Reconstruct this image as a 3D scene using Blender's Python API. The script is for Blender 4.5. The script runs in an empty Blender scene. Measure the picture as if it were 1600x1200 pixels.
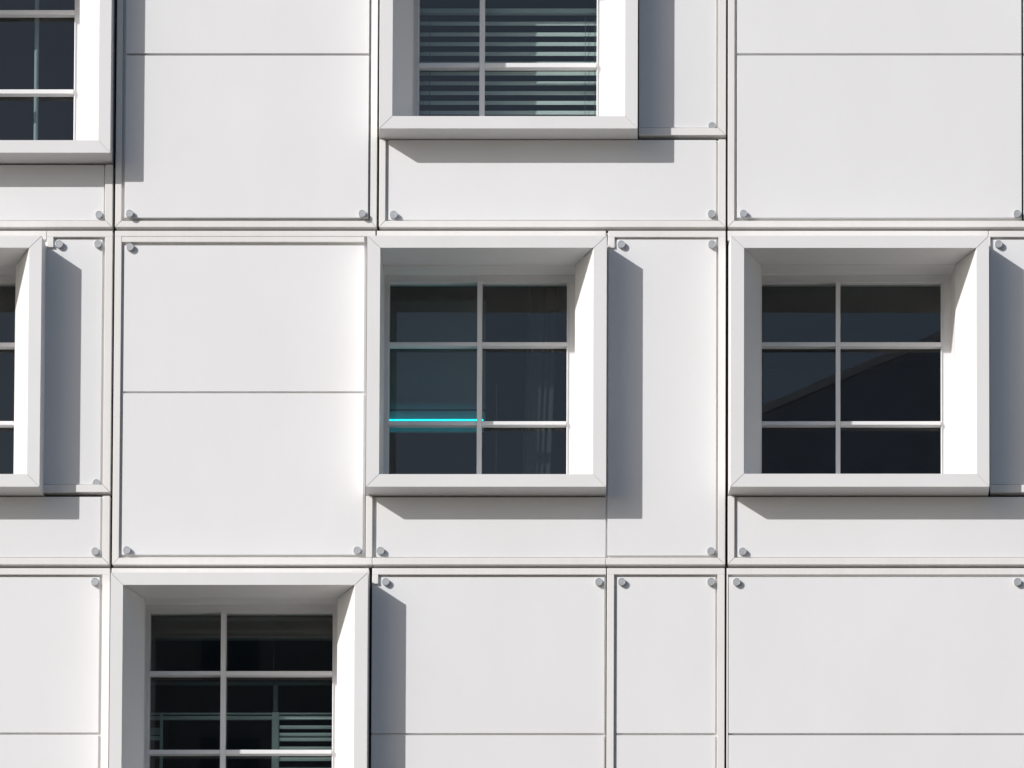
import bpy, bmesh, math, random
from mathutils import Vector, Matrix
random.seed(4)
SC = bpy.context.scene
COL = SC.collection

# ---------------------------------------------------------------- camera
S = 150.0                                   # photo pixels per metre on the facade
D = 48.5                                    # camera to facade, metres
EPS = 0.0582                                # residual upward tilt of the shift-lens camera (rad)
PX, YV = 1330.0, 3290.0                     # where facade normals converge
H = D * 0.369
F = S * (D * math.cos(EPS) + H * math.sin(EPS))
PY = YV - F * math.tan(EPS)
CAM = Vector((0.0, -D, 1.6))
cd = bpy.data.cameras.new('camera'); cam = bpy.data.objects.new('camera', cd); COL.objects.link(cam)
cd.sensor_width = 36.0; cd.sensor_fit = 'HORIZONTAL'
cd.lens = F / 1600.0 * 36.0
cd.shift_x = -(PX - 800.0) / 1600.0
cd.shift_y = (PY - 600.0) / 1600.0
cd.clip_start = 0.5; cd.clip_end = 5000.0
cam.location = CAM; cam.rotation_euler = (math.pi / 2 + EPS, 0, 0)
SC.camera = cam

# ---------------------------------------------------------------- light
SUN = Vector((1.40, 1.0, -0.96)).normalized()        # direction the light travels
sl = bpy.data.lights.new('sun', 'SUN'); sl.energy = 4.3; sl.angle = math.radians(0.5); sl.color = (1.0, 0.978, 0.965)
so = bpy.data.objects.new('sun', sl); COL.objects.link(so)
so.location = (-60, -50, 80); so.rotation_euler = SUN.to_track_quat('-Z', 'Y').to_euler()
w = bpy.data.worlds.new('World'); SC.world = w; w.use_nodes = True
nt = w.node_tree; bg = nt.nodes['Background']
sky = nt.nodes.new('ShaderNodeTexSky'); sky.sky_type = 'NISHITA'; sky.sun_disc = False
sky.sun_elevation = math.asin(-SUN.z); sky.sun_rotation = math.atan2(-SUN.x, -SUN.y)
sky.altitude = 100; sky.air_density = 1.0; sky.dust_density = 1.8; sky.ozone_density = 1.0
nt.links.new(sky.outputs[0], bg.inputs[0]); bg.inputs[1].default_value = 0.096
SC.view_settings.view_transform = 'Standard'; SC.view_settings.look = 'None'
SC.view_settings.exposure = 0.0; SC.view_settings.gamma = 1.0
SC.render.resolution_x = 1600; SC.render.resolution_y = 1200
SC.cycles.max_bounces = 10; SC.cycles.diffuse_bounces = 6; SC.cycles.transparent_max_bounces = 16

# ---------------------------------------------------------------- photo geometry -> world
def W(u, v, d=0.0):
    fwd = Vector((0, math.cos(EPS), math.sin(EPS))); up = Vector((0, -math.sin(EPS), math.cos(EPS)))
    r = fwd + Vector((1, 0, 0)) * ((u - PX) / F) + up * (-(v - PY) / F)
    t = (d / S - CAM.y) / r.y
    return CAM + r * t
def X(u, v, d=0.0): return W(u, v, d).x
def Z(v, d=0.0): return W(PX, v, d).z
def mirror_hit(u, v, L, d=94):
    """where the line of sight through (u, v) lands after a mirror bounce off the glass, on the plane y=-L"""
    p = W(u, v, d); r = (p - CAM).normalized(); r.y = -r.y
    t = (-L - p.y) / r.y
    return p + r * t

# ---------------------------------------------------------------- materials
def mat(name, col, rough=0.5, metal=0.0, var=0.0, vscale=1.5, bump=0.0, bscale=60.0, spec=0.5, emit=None, estr=0.0, streak=0.0):
    m = bpy.data.materials.new(name); m.use_nodes = True
    n = m.node_tree.nodes; l = m.node_tree.links; b = n['Principled BSDF']
    b.inputs['Base Color'].default_value = (*col, 1); b.inputs['Roughness'].default_value = rough
    b.inputs['Metallic'].default_value = metal; b.inputs['Specular IOR Level'].default_value = spec
    geo = n.new('ShaderNodeNewGeometry')
    if var > 0:
        no = n.new('ShaderNodeTexNoise'); no.inputs['Scale'].default_value = vscale; no.inputs['Detail'].default_value = 6
        no.inputs['Roughness'].default_value = 0.6
        mp = n.new('ShaderNodeMapping'); mp.inputs['Scale'].default_value = (1, 1, 0.55)
        l.new(geo.outputs['Position'], mp.inputs[0]); l.new(mp.outputs[0], no.inputs['Vector'])
        cr = n.new('ShaderNodeValToRGB'); cr.color_ramp.elements[0].position = 0.3; cr.color_ramp.elements[1].position = 0.7
        cr.color_ramp.elements[0].color = (*[max(0, c * (1 - var * k)) for c, k in zip(col, (0.9, 1.0, 1.25))], 1)
        cr.color_ramp.elements[1].color = (*[min(1, c * (1 + var * 0.6)) for c in col], 1)
        l.new(no.outputs['Fac'], cr.inputs[0])
        out = cr.outputs[0]
        if streak > 0:
            n2 = n.new('ShaderNodeTexNoise'); n2.inputs['Scale'].default_value = 1.0; n2.inputs['Detail'].default_value = 5
            m2 = n.new('ShaderNodeMapping'); m2.inputs['Scale'].default_value = (26, 26, 0.9)
            l.new(geo.outputs['Position'], m2.inputs[0]); l.new(m2.outputs[0], n2.inputs['Vector'])
            c2 = n.new('ShaderNodeValToRGB'); c2.color_ramp.elements[0].position = 0.25; c2.color_ramp.elements[1].position = 0.62
            c2.color_ramp.elements[0].color = (1 - streak, 1 - streak * 1.1, 1 - streak * 1.4, 1); c2.color_ramp.elements[1].color = (1, 1, 1, 1)
            l.new(n2.outputs['Fac'], c2.inputs[0])
            mx = n.new('ShaderNodeMix'); mx.data_type = 'RGBA'; mx.blend_type = 'MULTIPLY'; mx.inputs[0].default_value = 1
            l.new(out, mx.inputs[6]); l.new(c2.outputs[0], mx.inputs[7]); out = mx.outputs[2]
        oi = n.new('ShaderNodeObjectInfo'); mr = n.new('ShaderNodeMapRange'); mr.inputs['To Min'].default_value = 0.982; mr.inputs['To Max'].default_value = 1.0
        l.new(oi.outputs['Random'], mr.inputs['Value'])     # sheet to sheet paint batches
        mz = n.new('ShaderNodeMix'); mz.data_type = 'RGBA'; mz.blend_type = 'MULTIPLY'; mz.inputs[0].default_value = 1
        l.new(out, mz.inputs[6]); l.new(mr.outputs[0], mz.inputs[7]); out = mz.outputs[2]
        l.new(out, b.inputs['Base Color'])
    if bump > 0:
        nb = n.new('ShaderNodeTexNoise'); nb.inputs['Scale'].default_value = bscale; nb.inputs['Detail'].default_value = 4
        l.new(geo.outputs['Position'], nb.inputs['Vector'])
        bp = n.new('ShaderNodeBump'); bp.inputs['Strength'].default_value = bump; bp.inputs['Distance'].default_value = 0.004
        l.new(nb.outputs['Fac'], bp.inputs['Height']); l.new(bp.outputs[0], b.inputs['Normal'])
    if emit:
        b.inputs['Emission Color'].default_value = (*emit, 1); b.inputs['Emission Strength'].default_value = estr
    return m
M = {
    'panel': mat('panel_white', (0.762, 0.765, 0.773), 0.55, var=0.03, vscale=0.9, bump=0.10, bscale=70, spec=0.35),
    'trim': mat('trim_white', (0.79, 0.78, 0.765), 0.45, var=0.03, vscale=3, bump=0.06, bscale=90, spec=0.4, streak=0.03),
    'surround': mat('surround_white', (0.745, 0.745, 0.745), 0.5, var=0.025, vscale=1.6, bump=0.06, bscale=80, spec=0.4),
    'frame': mat('window_frame_white', (0.77, 0.77, 0.775), 0.35, var=0.02, vscale=6, spec=0.5),
    'backing': mat('joint_dark', (0.035, 0.03, 0.027), 0.8),
    'bolt': mat('bolt_aluminium', (0.46, 0.48, 0.50), 0.45, metal=0.35, var=0.10, vscale=60, bump=0.2, bscale=400),
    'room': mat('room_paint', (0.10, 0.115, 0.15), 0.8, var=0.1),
    'slat': mat('blind_slat', (0.66, 0.68, 0.69), 0.5, var=0.05, vscale=5),
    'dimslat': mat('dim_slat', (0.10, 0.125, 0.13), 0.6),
    'rail': mat('blind_rail', (0.44, 0.50, 0.51), 0.5),
    'cord': mat('blind_cord', (0.10, 0.12, 0.13), 0.7),
    'pole': mat('pole_paint', (0.34, 0.38, 0.42), 0.5),
    'curtain': mat('curtain_cloth', (0.022, 0.024, 0.028), 0.9, var=0.2, vscale=8),
    'board': mat('lamp_board', (0.09, 0.115, 0.13), 0.7),
    'darkmetal': mat('dark_metal', (0.008, 0.01, 0.01), 0.9, spec=0.1),
    'tube': mat('cyan_tube', (0.1, 0.7, 0.75), 0.4, emit=(0.0, 0.80, 0.95), estr=4.0),
    'hidden_glow': mat('cyan_hidden_glow', (0.1, 0.7, 0.75), 0.4, emit=(0.0, 0.80, 0.95), estr=34.0),
    'ground': mat('ground_paving', (0.13, 0.118, 0.10), 0.85, var=0.15, vscale=0.4),
    'render': mat('house_render', (0.46, 0.52, 0.64), 0.8, var=0.1, vscale=0.4),
    'block': mat('block_render', (0.20, 0.20, 0.20), 0.8, var=0.1, vscale=0.4),
    'roof': mat('house_roof', (0.12, 0.11, 0.11), 0.8, var=0.2, vscale=0.8),
    'double_image': mat('double_image_pale', (0.82, 0.83, 0.85), 0.6),
    'hglass': mat('house_glass', (0.04, 0.05, 0.06), 0.1),
}
def glass_mat():
    m = bpy.data.materials.new('window_glass'); m.use_nodes = True
    n = m.node_tree.nodes; l = m.node_tree.links; n.clear()
    o = n.new('ShaderNodeOutputMaterial'); mx = n.new('ShaderNodeMixShader')
    t = n.new('ShaderNodeBsdfTransparent'); t.inputs[0].default_value = (0.64, 0.725, 0.70, 1)
    g = n.new('ShaderNodeBsdfGlossy'); g.inputs['Roughness'].default_value = 0.0; g.inputs[0].default_value = (1.0, 0.97, 0.93, 1)
    fr = n.new('ShaderNodeFresnel'); geo = n.new('ShaderNodeNewGeometry')
    io = n.new('ShaderNodeMapRange'); io.inputs['To Min'].default_value = 1.80; io.inputs['To Max'].default_value = 1 / 1.80   # same reflectance from both sides
    l.new(geo.outputs['Backfacing'], io.inputs['Value']); l.new(io.outputs[0], fr.inputs[0])
    no = n.new('ShaderNodeTexNoise'); no.inputs['Scale'].default_value = 0.9; no.inputs['Detail'].default_value = 1
    bp = n.new('ShaderNodeBump'); bp.inputs['Strength'].default_value = 0.03; bp.inputs['Distance'].default_value = 0.01
    l.new(geo.outputs['Position'], no.inputs['Vector']); l.new(no.outputs['Fac'], bp.inputs['Height']); l.new(bp.outputs[0], g.inputs['Normal'])
    l.new(fr.outputs[0], mx.inputs[0]); l.new(t.outputs[0], mx.inputs[1]); l.new(g.outputs[0], mx.inputs[2]); l.new(mx.outputs[0], o.inputs[0])
    return m
M['glass'] = glass_mat()

# ---------------------------------------------------------------- mesh helpers
class MB:
    def __init__(s): s.v = []; s.f = []
    def box(s, x0, x1, y0, y1, z0, z1):
        b = len(s.v)
        s.v += [(x, y, z) for z in (z0, z1) for y in (y0, y1) for x in (x0, x1)]
        s.f += [tuple(b + i for i in q) for q in ((0, 2, 3, 1), (4, 5, 7, 6), (0, 1, 5, 4), (2, 6, 7, 3), (0, 4, 6, 2), (1, 3, 7, 5))]
        return s
    def loft(s, rings):
        """closed rings of equal length, capped"""
        b = len(s.v); k = len(rings[0])
        for r in rings: s.v += [tuple(p) for p in r]
        for i in range(len(rings) - 1):
            for j in range(k):
                a = b + i * k + j; c = b + i * k + (j + 1) % k
                s.f.append((a, c, c + k, a + k))
        s.f.append(tuple(b + j for j in reversed(range(k))))
        s.f.append(tuple(b + (len(rings) - 1) * k + j for j in range(k)))
        return s
    def prism(s, poly, y0, y1):      # polygon in (x, z)
        return s.loft([[(x, y0, z) for x, z in poly], [(x, y1, z) for x, z in poly]])
    def build(s, name, m, parent=None, bevel=0.0, smooth=False):
        me = bpy.data.meshes.new(name); me.from_pydata(s.v, [], s.f)
        bm = bmesh.new(); bm.from_mesh(me); bmesh.ops.recalc_face_normals(bm, faces=bm.faces); bm.to_mesh(me); bm.free()
        me.materials.append(M[m])
        o = bpy.data.objects.new(name, me); COL.objects.link(o); o.parent = parent
        if bevel > 0:
            bv = o.modifiers.new('bevel', 'BEVEL'); bv.width = bevel; bv.segments = 2; bv.limit_method = 'ANGLE'
        if smooth:
            for p in me.polygons: p.use_smooth = True
        return o
def empty(name, loc=(0, 0, 0)):
    o = bpy.data.objects.new(name, None); COL.objects.link(o); o.location = loc; o.empty_display_size = 0.3; return o
def tag(o, label=None, cat=None, group=None, kind=None):
    if label: o['label'] = label
    if cat: o['category'] = cat
    if group: o['group'] = group
    if kind: o['kind'] = kind
    return o
P = 1.0 / S                       # one photo pixel at the facade, metres

# ---------------------------------------------------------------- setting
g = MB(); g.box(-1500, 1500, -1500, 1500, -0.5, 0.0); tag(g.build('ground', 'ground'), kind='structure')

# ---------------------------------------------------------------- the building
B = tag(empty('office_building', (0, 0, 0)),
        'white panelled office facade with deep projecting square windows and round bolt heads', 'building')
WIN = []          # hole rectangles (x0,x1,z0,z1)

def window(vr, fo, fi, k1, k2, gl, vb, hb, back, room_mat='room'):
    """vr: photo row where the x values were read. fo/fi front outer/inner (l,t,r,b); k1,k2 inner rims (l,t,r); gl glass (l,t,r);
       vb vertical bar (l,r); hb horizontal bars [(t,b)]; back = outer left/right at the wall"""
    dF, d1, d2, dB = -40, 34, 85, 79
    FO = [X(fo[0], vr, dF), Z(fo[1], dF), X(fo[2], vr, dF), Z(fo[3], dF)]
    FI = [X(fi[0], vr, dF), Z(fi[1], dF), X(fi[2], vr, dF), Z(fi[3], dF)]
    K1 = [X(k1[0], vr, d1), Z(k1[1], d1), X(k1[2], vr, d1), FI[3] + 4 * P]
    K2 = [K1[0] if k2[0] is None else X(k2[0], vr, d2), Z(k2[1], d2), K1[2] if k2[2] is None else X(k2[2], vr, d2), FI[3] + 6 * P]
    GL = [X(gl[0], vr, d2), Z(gl[1], d2), X(gl[2], vr, d2), FI[3] + 15 * P]
    BK = [FO[0] if back[0] is None else X(back[0], vr, 0), FO[1], FO[2] if back[1] is None else X(back[1], vr, 0), FO[3]]
    win = empty('window', ((FO[0] + FO[2]) / 2, 0, FO[3])); win.parent = B
    win.matrix_parent_inverse = Matrix.Identity(4)
    L = Vector(win.location)
    def loc(o): o.location = -L; return o
    def lerp(a, b, t): return [p + (q - p) * t for p, q in zip(a, b)]
    g_ = 0.9 * P; K1g = [K1[0] - g_, K1[1] + g_, K1[2] + g_, K1[3] - g_]
    secs = [(dF * P, FO, FI), (0.0, BK, lerp(FI, K1, 40 / 74)), (d1 * P, BK, K1), (d1 * P + 0.0005, BK, K1g), ((d1 + 1.3) * P, BK, K1g), ((d1 + 1.3) * P + 0.0005, BK, K1), ((d2 + 5) * P, [K2[0] - 8 * P, K2[1] + 8 * P, K2[2] + 8 * P, K2[3] - 8 * P], K2)]
    mb = MB(); e = 0.42 * P
    def corner(r, c): return {'tl': (r[0], r[1]), 'tr': (r[2], r[1]), 'br': (r[2], r[3]), 'bl': (r[0], r[3])}[c]
    for a, b, off in (('tl', 'tr', (1, 0)), ('tr', 'br', (0, -1)), ('br', 'bl', (-1, 0)), ('bl', 'tl', (0, 1))):
        rings = []
        for y, o_, i_ in secs:
            oa, ob, ib, ia = corner(o_, a), corner(o_, b), corner(i_, b), corner(i_, a)
            sh = lambda p, sgn: (p[0] + off[0] * e * sgn, y, p[1] + off[1] * e * sgn)
            rings.append([sh(oa, 1), sh(ob, -1), sh(ib, -1), sh(ia, 1)])
        mb.loft(rings)
    loc(mb.build('surround', 'surround', win, bevel=0.0035))
    # casement frame and glazing bars
    fr = MB(); y0, y1 = d2 * P, (d2 + 16) * P; ex = 5 * P
    fr.box(K2[0] - ex, K2[2] + ex, y0, y1, GL[1], K2[1] + ex)
    fr.box(K2[0] - ex, K2[2] + ex, y0, y1, K2[3] - ex, GL[3])
    fr.box(K2[0] - ex, GL[0], y0, y1, GL[3], GL[1]); fr.box(GL[2], K2[2] + ex, y0, y1, GL[3], GL[1])
    # thin raised bead round the glass
    bd = 1.6 * P; yb = y0 - 2 * P
    fr.box(GL[0] - bd, GL[2] + bd, yb, y0 + P, GL[1], GL[1] + bd)
    fr.box(GL[0] - bd, GL[0], yb, y0 + P, GL[3], GL[1]); fr.box(GL[2], GL[2] + bd, yb, y0 + P, GL[3], GL[1])
    # shadow gap strip under the head: drips down on the right half
    xm = (K2[0] + K2[2]) / 2
    fr.box(K2[0], xm, y0 - 7 * P, y0 + P, K2[1] - 1.2 * P, K2[1] + 2 * P)
    fr.box(xm, K2[2], y0 - 9 * P, y0 - 5 * P, K2[1] - 0.8 * P, K2[1] + 2 * P)
    loc(fr.build('frame', 'frame', win, bevel=0.003))
    yb0, yb1 = dB * P, 93 * P
    vx0, vx1 = X(vb[0], vr, dB), X(vb[1], vr, dB)
    mv = MB(); mv.box(vx0, vx1, yb0, yb1, GL[3], GL[1]); loc(mv.build('mullion', 'frame', win, bevel=0.004))
    for t, b in hb:
        zt, zb = Z(t, dB), Z(b - 0.8, dB)
        for xa, xb in ((GL[0], vx0), (vx1, GL[2])):
            mh = MB(); mh.box(xa, xb, yb0 + 1.0 * P, yb1, zb, zt); loc(mh.build('glazing_bar', 'frame', win, bevel=0.006))
    pn = MB(); pn.box(GL[0] - 3 * P, GL[2] + 3 * P, 94 * P, 94 * P + 0.0001, GL[3] - 3 * P, GL[1] + 3 * P)
    pn2 = MB(); q = [(GL[0] - 3 * P, 94 * P, GL[3] - 3 * P), (GL[2] + 3 * P, 94 * P, GL[3] - 3 * P), (GL[2] + 3 * P, 94 * P, GL[1] + 3 * P), (GL[0] - 3 * P, 94 * P, GL[1] + 3 * P)]
    pn2.v = q; pn2.f = [(0, 1, 2, 3)]; loc(pn2.build('pane', 'glass', win))
    # the room behind: five walls, open towards the glass
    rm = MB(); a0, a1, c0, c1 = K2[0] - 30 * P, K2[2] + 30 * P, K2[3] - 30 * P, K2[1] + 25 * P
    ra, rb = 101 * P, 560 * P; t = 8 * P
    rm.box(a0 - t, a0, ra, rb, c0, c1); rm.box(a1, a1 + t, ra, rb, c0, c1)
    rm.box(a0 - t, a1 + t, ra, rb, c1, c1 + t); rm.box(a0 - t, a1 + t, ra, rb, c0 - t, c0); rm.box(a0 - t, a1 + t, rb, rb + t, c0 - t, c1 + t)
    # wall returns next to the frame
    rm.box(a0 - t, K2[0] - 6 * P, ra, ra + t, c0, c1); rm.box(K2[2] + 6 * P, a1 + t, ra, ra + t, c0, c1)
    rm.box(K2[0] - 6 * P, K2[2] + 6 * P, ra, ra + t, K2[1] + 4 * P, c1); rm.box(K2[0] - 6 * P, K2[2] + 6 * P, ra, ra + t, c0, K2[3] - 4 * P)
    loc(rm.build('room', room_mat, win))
    WIN.append((min(BK[0], FO[0]) , max(BK[2], FO[2]), FO[3], FO[1]))
    return dict(GL=GL, K2=K2, FO=FO)

wA1 = window(120, (-230, -153, 173.2, 238.5), (-210, -134, 154.5, 219), (-178, -107, 123.7), (None, -91, None), (-168, -79, 116), (-52, -44.5), [(15, 22.7), (139, 146.7)], (None, 177.5))
wC1 = window(100, (593.4, -191, 996.3, 200.6), (613.3, -172, 976.7, 181.3), (644.3, -145, 945.7), (646, -129, None), (654.5, -117, 932.4), (749, 756.8), [(-25, -17.5), (97.7, 105.7)], (592.8, 996.8))
wA2 = window(560, (-311, 368.2, 63.5, 760.4), (-291, 387, 44, 740.6), (-285, 414, 23), (-283, 429, None), (-275, 442, 23.5), (-130, -123), [(534.5, 542), (657.3, 664.6)], (None, None))
wC2 = window(560, (572.8, 368.2, 947.5, 760.4), (593.2, 387, 927, 740.8), (598, 414, 898.2), (600, 429.3, None), (607.8, 441.6, 885.6), (745.4, 752.6), [(534, 541), (657.6, 664.4)], (573.2, 948))
wD2 = window(560, (1141.6, 368.2, 1545.6, 760.4), (1162.4, 387.3, 1526, 740.2), (1189.3, 413.4, 1493), (None, 429, 1485.8), (1188, 442, 1470), (1305.8, 1313), [(534, 541.4), (657.6, 664.4)], (1138, 1543.8))
wB3 = window(1050, (171.6, 894.4, 574, 1290), (191, 913.8, 553.6, 1271), (225, 934.4, 526.6), (226.5, 943.8, None), (233.6, 957, 519.6), (344.6, 352.2), [(1048, 1055.3), (1171, 1178.4)], (173, 576.4))

# ---- cladding: rectangles given as photo px (l, t, r, b) read at row vr on depth plane d
DS = -3.5
def rect(l, t, r, b, vr, d): return X(l, vr, d), X(r, vr, d), Z(b, d), Z(t, d)
def panel(vr, l, t, r, b, d=0.0, seams=(), trims=(), bolts=(), tray=None):
    """a flat sheet (split at seams), its edge trims, its bolts and the white tray the gaps look into"""
    first = None; cuts = [t] + [c for s_ in seams for c in s_] + [b]
    sheets = []
    for i in range(0, len(cuts), 2):
        x0, x1, z0, z1 = rect(l, cuts[i], r, cuts[i + 1], vr, d)
        o = MB().box(x0, x1, d * P, 4 * P, z0, z1).build('cladding_panel', 'panel', B, bevel=0.0035)
        sheets.append((o, z0, z1))
    first = sheets[-1][0]
    tl, tt, tr, tb = tray or (l - 6, t - 6, r + 6, b + 6)
    x0, x1, z0, z1 = rect(tl, tt, tr, tb, vr, DS)
    MB().box(x0, x1, 3 * P, 12 * P, z0, z1).build('tray', 'trim', first)
    for tr_ in trims:
        tl, tt, tr2, tb, *mt = tr_; mt = mt[0] if mt else ''
        x0, x1, z0, z1 = rect(tl, tt, tr2, tb, vr, DS)
        poly = [(x0, z0), (x1, z0), (x1, z1), (x0, z1)]
        gp = 0.35 * P
        # mitre codes: the corner that is cut at 45 degrees, h = horizontal member, v = vertical member
        if mt == 'hl': poly = [(x0 + gp, z0), (x1, z0), (x1, z1), (x0 + (z1 - z0) + gp, z1)]
        if mt == 'hr': poly = [(x0, z0), (x1 - gp, z0), (x1 - (z1 - z0) - gp, z1), (x0, z1)]
        if mt == 'hlr': poly = [(x0 + gp, z0), (x1 - gp, z0), (x1 - (z1 - z0) - gp, z1), (x0 + (z1 - z0) + gp, z1)]
        if mt == 'vl': poly = [(x0, z0 + gp), (x1, z0 + (x1 - x0) + gp), (x1, z1), (x0, z1)]
        if mt == 'vr': poly = [(x0, z0 + (x1 - x0) + gp), (x1, z0 + gp), (x1, z1), (x0, z1)]
        MB().prism(poly, DS * P, 13.6 * P).build('edge_trim', 'trim', first, bevel=0.003)
    for bo in bolts:
        u, v_, h = (list(bo) + [5.0])[:3]
        c = W(u, v_, d - h)
        own = [s_ for s_ in sheets if s_[1] - 0.02 <= c.z <= s_[2] + 0.06] or sheets[-1:]
        rr = random.uniform(5.9, 6.3) * P; seg = 24; prof = [(d + 2, 0.97), (d - h + 0.9, 1.0), (d - h + 0.15, 0.97), (d - h, 0.86), (d - h + 0.35, 0.80), (d - h + 0.35, 0.05)]
        ph = random.random()
        rings = [[(c.x + rr * k * math.cos(2 * math.pi * (i / seg) + ph), dd * P, c.z + rr * k * math.sin(2 * math.pi * (i / seg) + ph)) for i in range(seg)] for dd, k in prof]
        MB().loft(rings).build('bolt', 'bolt', own[0][0])
    return first

TOP1, TOP2, TOP3 = -206, 360.5, 887.6            # module tops
BOT1, BOT2, BOT3 = 354.6, 882.0, 1413
LX, RX = -325, 1718
# row 1
panel(300, LX + 8, 257.6, 162.4, 344.2, 0, bolts=[(154.3, 335)], trims=[(164.4, 257.2, 175.8, BOT1, 'vr'), (LX, 345, 175.8, BOT1, 'hr')], tray=(LX, 256.8, 174, 350))
panel(330, 194.6, TOP1 + 16, 575, 340.2, -6, seams=[(83.2, 86.6)], bolts=[(202.0, 333.2), (565.6, 333.2)],
      trims=[(180, TOP1 + 10, 189.6, BOT1, 'vl'), (578.6, TOP1 + 10, 588.4, BOT1, 'vr'), (180, TOP1, 588.4, TOP1 + 10), (180, 345, 588.4, BOT1, 'hlr')], tray=(182, TOP1, 586, 350))
panel(330, 606.8, 218.6, 1119, 343.8, 0, bolts=[(614.8, 335, 6), (1111.8, 333.6)],
      trims=[(592.2, 217.6, 602, BOT1, 'vl'), (1122.4, 217.6, 1133.8, BOT1, 'vr'), (592.2, 345, 1133.8, BOT1, 'hlr')], tray=(594, 217.2, 1131, 350))
panel(200, 998.2, TOP1 + 14, 1119.2, 199.6, 0, bolts=[(1112.6, 196.4, 3.0)],
      trims=[(1122.6, TOP1 + 10, 1134.2, 211, 'vr'), (998.2, TOP1, 1134.2, TOP1 + 10), (998.2, 200, 1134.2, 211, 'hr')], tray=(998.2, TOP1, 1131, 205))
panel(220, 1151.8, TOP1 + 14, 1596.4, 340.2, -2.5, seams=[(83.2, 86.6)], bolts=[(1161.6, 333.2), (1589.4, 333.4)],
      trims=[(1137.2, TOP1 + 10, 1147.6, BOT1, 'vl'), (1137.2, 345, 1722, BOT1, 'hl'), (1137.2, TOP1, 1722, TOP1 + 10)], tray=(1139, TOP1, 1596.8, 350))
panel(220, 1599.2, TOP1 + 14, RX - 12, 340.2, -2.5, bolts=[(1700, 333.4)], seams=[(83.2, 86.6)], trims=[(RX - 8, TOP1 + 10, RX + 4, 344.8)], tray=(1599.4, TOP1, RX, 350))
panel(120, LX + 8, TOP1 + 14, -236, 240, 0, trims=[(LX, TOP1, 175, TOP1 + 8), (LX, TOP1 + 8, LX + 5, 344.8)], tray=(LX, TOP1, -237, 250))
# row 2, left bay
panel(400, 70.6, 374.2, 160.2, 756.8, 0, bolts=[(92.2, 381), (152.6, 380.6), (150.2, 754.4, 3.0)],
      trims=[(73.2, TOP2, 175.6, 370), (73.2, 370, 83.2, 386), (164.0, 370, 175.6, 768.8, 'vr'), (70.6, 757.2, 175.6, 768.8, 'hr')], tray=(70.6, TOP2 + 1, 174, 764))
panel(830, LX + 8, 776.2, 156.8, 870.4, 0, bolts=[(148.2, 861)],
      trims=[(160.2, 774.6, 171.2, BOT2, 'vr'), (LX, 871.4, 171.2, BOT2, 'hr')], tray=(LX, 774.2, 169, 877))
panel(400, LX + 8, 374, -317, 760, 0, trims=[(LX, TOP2, 72.4, 374)], tray=(LX, TOP2 + 1, -316, 765))
# row 2, central bay: blank sheet, window, narrow sheet
panel(860, 190.2, 383.4, 566.8, 866.8, -0.5, seams=[(611.6, 614.4)], bolts=[(202.8, 385.2), (197.6, 859.2), (557.8, 859.6)],
      trims=[(175.2, TOP2, 583.6, 369.2), (175.2, 369.2, 185.6, BOT2, 'vl'), (186.2, 369.7, 566.4, 378), (175.2, 871.4, 581.2, BOT2, 'hl')], tray=(177, TOP2 + 1, 569.6, 877))
panel(820, 588.4, 777.2, 946.6, 870.4, 0, bolts=[(594.2, 860.2)],
      trims=[(571.6, 774.8, 581.8, 871.0), (582.2, 871.4, 946.4, BOT2)], tray=(573, 774.6, 944.2, 877))
panel(860, 949.2, 374.2, 1118.6, 868, -0.8, bolts=[(970.7, 381.2), (1112.4, 381.2), (1110.8, 860.8)],
      trims=[(948.8, TOP2, 1133, 370.2), (948.8, 370.2, 959.0, 387), (1121.8, 370.2, 1133, BOT2, 'vr'), (946.9, 871.4, 1133, BOT2, 'hr')], tray=(944.6, TOP2 + 1, 1131, 877))
MB().box(*[X(588.6, 420, DS), X(946.4, 420, DS)], DS * P, 13 * P, Z(376, DS), Z(TOP2, DS)).build('edge_trim', 'trim', B, bevel=0.003)
# row 2, right bay
MB().box(X(1137.0, 420, DS), X(1544.0, 420, DS), DS * P, 13 * P, Z(376, DS), Z(TOP2, DS)).build('edge_trim', 'trim', B, bevel=0.003)
panel(400, 1546.4, 374.4, RX - 12, 757.0, 0, bolts=[(1560.4, 380.8)],
      trims=[(1544.8, TOP2, RX, 370), (1544.8, 370, 1547.6, 392), (1546.6, 757.4, RX, 769), (RX - 8, 370.4, RX, 757)], tray=(1546.2, TOP2 + 1, RX, 764))
panel(830, 1152.2, 776.4, RX - 12, 870.4, 0, bolts=[(1160.2, 861.2), (1700, 861)],
      trims=[(1137.2, 774.8, 1147.6, BOT2, 'vl'), (1137.2, 871.4, RX, BOT2, 'hl'), (RX - 8, 774.8, RX, 871)], tray=(1139, 774.6, RX, 877))
# row 3
panel(950, LX + 8, 901.4, 155.4, BOT3 - 16, 0, seams=[(1144.8, 1148.0)], bolts=[(147.8, 908.6)],
      trims=[(LX, TOP3, 171.2, 897.6), (159.6, 897.6, 171.2, BOT3)], tray=(LX, TOP3 + 1, 169, BOT3))
MB().box(X(174.4, 900, DS), X(576.4, 900, DS), DS * P, 13 * P, Z(903, DS), Z(TOP3, DS)).build('edge_trim', 'trim', B, bevel=0.003)
panel(1100, 580.2, 901.6, 944.0, BOT3 - 16, 0, seams=[(1145.6, 1148.8)], bolts=[(602.4, 908.6), (935.6, 908.8)],
      trims=[(580.4, TOP3, 946.2, 897.6), (580.4, 897.6, 589.8, 912)], tray=(580.2, TOP3 + 1, 945.8, BOT3))
panel(1100, 963.2, 901.6, 1117.6, BOT3 - 16, 0, seams=[(1145.6, 1148.8)], bolts=[(971.4, 908.6), (1111.0, 908.6)],
      trims=[(947.8, TOP3, 1132.0, 897.4), (947.8, 897.4, 959.0, BOT3), (1120.8, 897.4, 1132.0, BOT3)], tray=(949, TOP3 + 1, 1130, BOT3))
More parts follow.
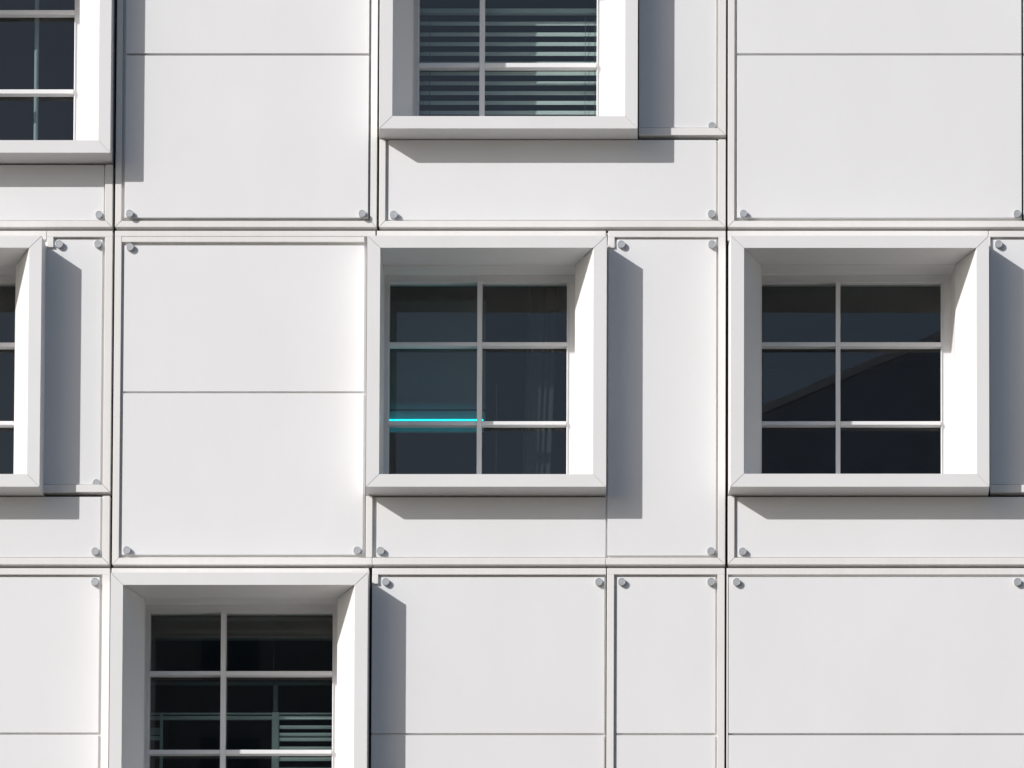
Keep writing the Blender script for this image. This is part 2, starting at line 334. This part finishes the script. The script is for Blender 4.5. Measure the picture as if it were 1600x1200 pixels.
panel(1100, 1138.4, 901.6, RX - 12, BOT3 - 16, -3.0, seams=[(1145.6, 1148.8)], bolts=[(1150.9, 908.8), (1590, 908.8)],
      trims=[(1135.2, TOP3, RX, 897.6), (1135.2, 897.6, 1137.6, BOT3)], tray=(1136, TOP3 + 1, RX, BOT3))

panel(1300, 186, 1308, 562, BOT3 - 16, 0, trims=[(174, 1305, 180, BOT3), (568, 1305, 575, BOT3)], tray=(175, 1306, 574, BOT3))
MB().box(X(592.4, 100, DS), X(997.4, 100, DS), DS * P, 13 * P, Z(-190, DS), Z(TOP1, DS)).build('edge_trim', 'trim', B, bevel=0.003)

# ---- dark joint backing with openings, and the plain rest of the building
HX0, HX1, HZ0, HZ1 = X(LX, 600, 0), X(RX, 600, 0), Z(BOT3 + 4, 0), Z(TOP1 - 4, 0)
def holed(x0, x1, z0, z1, y0, y1, name, m, holes):
    xs = sorted({x0, x1, *[h[0] for h in holes], *[h[1] for h in holes]}); zs = sorted({z0, z1, *[h[2] for h in holes], *[h[3] for h in holes]})
    xs = [x for x in xs if x0 <= x <= x1]; zs = [z for z in zs if z0 <= z <= z1]
    vid = {}; mb = MB()
    def vv(x, y, z):
        k = (x, y, z)
        if k not in vid: vid[k] = len(mb.v); mb.v.append(k)
        return vid[k]
    for i in range(len(xs) - 1):
        for j in range(len(zs) - 1):
            cx, cz = (xs[i] + xs[i + 1]) / 2, (zs[j] + zs[j + 1]) / 2
            if any(h[0] < cx < h[1] and h[2] < cz < h[3] for h in holes): continue
            for y in (y0, y1):
                mb.f.append((vv(xs[i], y, zs[j]), vv(xs[i + 1], y, zs[j]), vv(xs[i + 1], y, zs[j + 1]), vv(xs[i], y, zs[j + 1])))
    return mb.build(name, m, B)
holes = [(a + 3 * P, b - 3 * P, c + 3 * P, d_ - 3 * P) for a, b, c, d_ in WIN]
holed(HX0 - 0.3, HX1 + 0.3, HZ0 - 0.3, HZ1 + 0.3, 14 * P, 30 * P, 'joint_backing', 'backing', holes)
wl = MB(); XL, XR, ZT = -45.0, 30.0, 34.0
wl.box(XL, HX0, 0, 12, 0, ZT); wl.box(HX1, XR, 0, 12, 0, ZT); wl.box(HX0, HX1, 0, 12, 0, HZ0); wl.box(HX0, HX1, 0, 12, HZ1, ZT)
wl.box(HX0, HX1, 5.0, 12, HZ0, HZ1)
wl.build('wall', 'panel', B)

# ---------------------------------------------------------------- things behind the glass
def bx(mb, l, t, r, b, vr, d, thick):
    x0, x1, z0, z1 = rect(l, t, r, b, vr, d); mb.box(x0, x1, d * P, (d + thick) * P, z0, z1)
def blind(l, r, vr, tops, d, label, hgt=7.0, tilt=3.0, cords=(), rail=None, m='slat'):
    x0, x1 = X(l, vr, d), X(r, vr, d)
    root = tag(empty('venetian_blind', ((x0 + x1) / 2, d * P, Z(tops[-1], d))), label, 'blind')
    L = Vector(root.location); mb = MB()
    for v in tops:
        zt, zb = Z(v, d), Z(v + hgt, d); n = 6; prof = []
        for i in range(n + 1):
            t = i / n; prof.append((d * P - tilt * P * (0.5 - t) - 0.25 * P * math.sin(math.pi * t), zt + (zb - zt) * t))
        ring = [(y, z) for y, z in prof] + [(y + 0.5 * P, z) for y, z in reversed(prof)]
        mb.loft([[(x0, y, z) for y, z in ring], [(x1, y, z) for y, z in ring]])
    o = mb.build('slats', m, root); o.location = -L
    for c in cords:
        cm = MB(); cx = X(c, vr, d - 3); cm.box(cx - .35 * P, cx + .35 * P, (d - 4.5) * P, (d - 3.8) * P, Z(tops[-1] + hgt + 30, d), Z(tops[0] - 6, d))
        o = cm.build('cord', 'cord', root); o.location = -L
    if rail:
        rm = MB(); bx(rm, l, rail[0], r, rail[1], vr, d - 5, 10); o = rm.build('head_rail', 'rail', root, bevel=0.004); o.location = -L
    return root
blind(648, 942, 100, [33.6, 50.4] + [65.6 + 15.3 * i for i in range(0, 10)], 113, 'pale venetian blind with spaced slats inside the uppermost middle window', 6.6, -1.6, cords=(671.7, 914.5, 929.5), rail=(13, 20))
blind(437, 524, 1100, [1134, 1145.5, 1153, 1167, 1184, 1200, 1217, 1233], 122, 'half lowered blind with wide slats in the bottom left window', 4.6, 3, cords=(), m='rail')
# glazed office screen standing behind the bottom left window
def screen():
    d = 126
    root = tag(empty('partition_screen', (X(330, 1150, d), d * P, Z(1260, d))), 'pale metal screen of rails and posts behind the bottom left window', 'partition')
    L = Vector(root.location)
    for l, t, r, b, nm in ((226, 1113.5, 530, 1116, 'top_rail'), (226, 1118.5, 530, 1124, 'top_rail'), (250, 1116, 254.5, 1250, 'post'), (425, 1112.5, 436, 1250, 'post'), (427, 1071, 434, 1112, 'upper_post'),
                           (226, 1150, 250, 1156, 'cross_rail'), (226, 1137, 250, 1148, 'shelf_board')):
        m_ = MB(); bx(m_, l, t, r, b, 1100, d - (1.2 if 'post' in nm else 0), 5); o = m_.build(nm, {'shelf_board': 'pole', 'upper_post': 'dimslat'}.get(nm, 'rail'), root, bevel=0.003); o.location = -L  # upper post has a darker colour standing in for its dim look behind reflections
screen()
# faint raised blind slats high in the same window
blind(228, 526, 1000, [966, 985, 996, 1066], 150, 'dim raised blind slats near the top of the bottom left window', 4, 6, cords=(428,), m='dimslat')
# pole behind the top left window
p0 = W(57.5, 60, 118); pm = MB(); seg = 16; rr = 3.6 * P
pm.loft([[(p0.x + rr * math.cos(2 * math.pi * i / seg), p0.y + rr * math.sin(2 * math.pi * i / seg), z) for i in range(seg)] for z in (Z(300, 118), Z(-110, 118))])
tag(pm.build('pole', 'pole', smooth=False), 'thin pale upright pole behind the glass of the top left window', 'pole')
# cyan strip lamp in the middle window
lr = tag(empty('strip_lamp', (X(680, 655, 125), 125 * P, Z(657, 125))), 'glowing cyan strip lamp inside the middle window', 'lamp')
LL = Vector(lr.location)
def lpart(nm, m, *a, **k):
    mb = MB(); bx(mb, *a); o = mb.build(nm, m, lr, **k); o.location = -LL; return o
lpart('tube', 'tube', 590, 654.8, 755, 656.7, 655, 125, 3, bevel=0.005)
lpart('hidden_glow', 'hidden_glow', 592, 655.4, 752, 655.9, 655, 129.5, 0.8)  # hidden emitter added behind the tube to strengthen the glow on the board
lpart('housing', 'darkmetal', 588, 639.3, 764, 641.6, 655, 133, 2)
lpart('shelf', 'board', 588, 668, 756, 675.5, 655, 138, 4)
wb = MB(); bx(wb, 560, 470, 758, 664, 655, 140, 3)
tag(wb.build('wall_board', 'board'), 'dull board catching cyan glow behind the strip lamp', 'board')
# curtain gathered at the right of the middle window
def curtain():
    d = 128; mb = MB(); zt, zb = Z(445, d), Z(800, d); n = 40
    xa, xb = X(818, 600, d), X(862, 600, d)
    fr, bk = [], []
    for i in range(n + 1):
        t = i / n; x = xa + (xb - xa) * t; y = d * P + 1.7 * P * math.sin(t * 23 + 1.5 * math.sin(t * 9)); fr.append((x, y)); bk.append((x, y + 0.6 * P))
    ring = fr + bk[::-1]
    mb.loft([[(x + dx, y, z) for x, y in ring] for dx, z in ((8 * P, zt), (3 * P, (zt + zb) / 2), (-4 * P, zb))])
    o = mb.build('curtain', 'curtain'); tag(o, 'dark gathered curtain behind the right panes of the middle window', 'curtain')
curtain()
cm = MB(); bx(cm, 775, 600, 776, 790, 655, 124, 1); tag(cm.build('pull_cord', 'dimslat'), 'thin pale pull cord behind the middle window', 'cord')

# ---------------------------------------------------------------- house across the street, seen mirrored in the panes
def house():
    LY = 62.0
    a = mirror_hit(1190, 626, LY); b = mirror_hit(1470, 508, LY)
    s_ = (b.z - a.z) / (b.x - a.x)
    xl = mirror_hit(560, 900, LY).x; zl = a.z + s_ * (xl - a.x)
    xa = mirror_hit(2050, 500, LY).x; za = a.z + s_ * (xa - a.x)
    xr = xa + (xa - xl) * 0.7; zr = za - s_ * (xr - xa)
    h = tag(empty('gabled_house', ((xl + xr) / 2, -LY - 15, 0)), 'tall dark gabled building mirrored as a slanting roofline in the right window', 'building')
    L = Vector(h.location)
    def ad(mb, nm, m):
        o = mb.build(nm, m, h); o.location = -L; return o
    t = 0.2
    ad(MB().prism([(xl, 0), (xr, 0), (xr, zr - t), (xa, za - t), (xl, zl - t)], -LY - 0.4, -LY - 30), 'wall', 'render')
    ad(MB().prism([(xl - 1, zl - t - s_), (xa, za - t), (xa, za - 0.12), (xl - 1, zl - s_ - 0.12)], -LY - 0.38, -LY - 30.4), 'roof', 'roof')
    ad(MB().prism([(xa, za - t), (xr + 1, zr - t - s_), (xr + 1, zr - s_ - .12), (xa, za - 0.12)], -LY - 0.38, -LY - 30.4), 'roof', 'roof')
    ad(MB().prism([(xl - 1, zl - s_ - 0.2), (xa, za - 0.2), (xa, za), (xl - 1, zl - s_)], -LY - 0.3, -LY - 0.39), 'double_image_band', 'double_image')  # pale band along the roof edge imitates the doubled reflection of double glazing
    ad(MB().prism([(xa, za - 0.2), (xr + 1, zr - s_ - .2), (xr + 1, zr - s_), (xa, za)], -LY - 0.3, -LY - 0.39), 'double_image_band', 'double_image')
    k = 0
    for z in [3 + 3.6 * i for i in range(12)]:
        for x in [xl + 3 + 4.2 * i for i in range(int((xr - xl) / 4.2))]:
            if k >= 90: break
            zz = min(a.z + s_ * (x - a.x), za - s_ * (x + 2 - xa)) - 1.8
            if z + 1.8 < zz and x + 2 < xr:
                m_ = MB().box(x, x + 1.6, -LY - 0.42, -LY - 0.34, z, z + 1.8); ad(m_, 'house_window', 'hglass'); k += 1
house()

def block():
    LY = 78.0
    xl = mirror_hit(-900, 900, LY).x; xr = mirror_hit(760, 900, LY).x; zt = mirror_hit(380, 905, LY).z
    # unseen block added behind the house so the bottom left panes mirror dark
    h = tag(empty('reflection_block', ((xl + xr) / 2, -LY - 40, 0)), 'unseen flat roofed block added to darken the reflection in the bottom left window', 'building')
    L = Vector(h.location); LB = LY + 16.0
    k = (LB + D) / (LY + D); zt = 1.6 + (zt - 1.6) * k
    xl, xr = xl * k, xr * k
    def ad(mb, nm, m):
        o = mb.build(nm, m, h); o.location = -L; return o
    ad(MB().box(xl, xr, -LB - 14, -LB, 0, zt - 0.5), 'wall', 'block')
    ad(MB().box(xl - 0.3, xr + 0.3, -LB - 14.3, -LB + 0.3, zt - 0.5, zt), 'roof', 'roof')
    z = zt - 3.2
    while z > zt - 20:
        x = xl + 1.5
        while x + 2 < xr:
            ad(MB().box(x, x + 1.8, -LB - 0.02, -LB + 0.03, z, z + 1.7), 'block_window', 'hglass'); x += 4.5
        z -= 3.5
block()
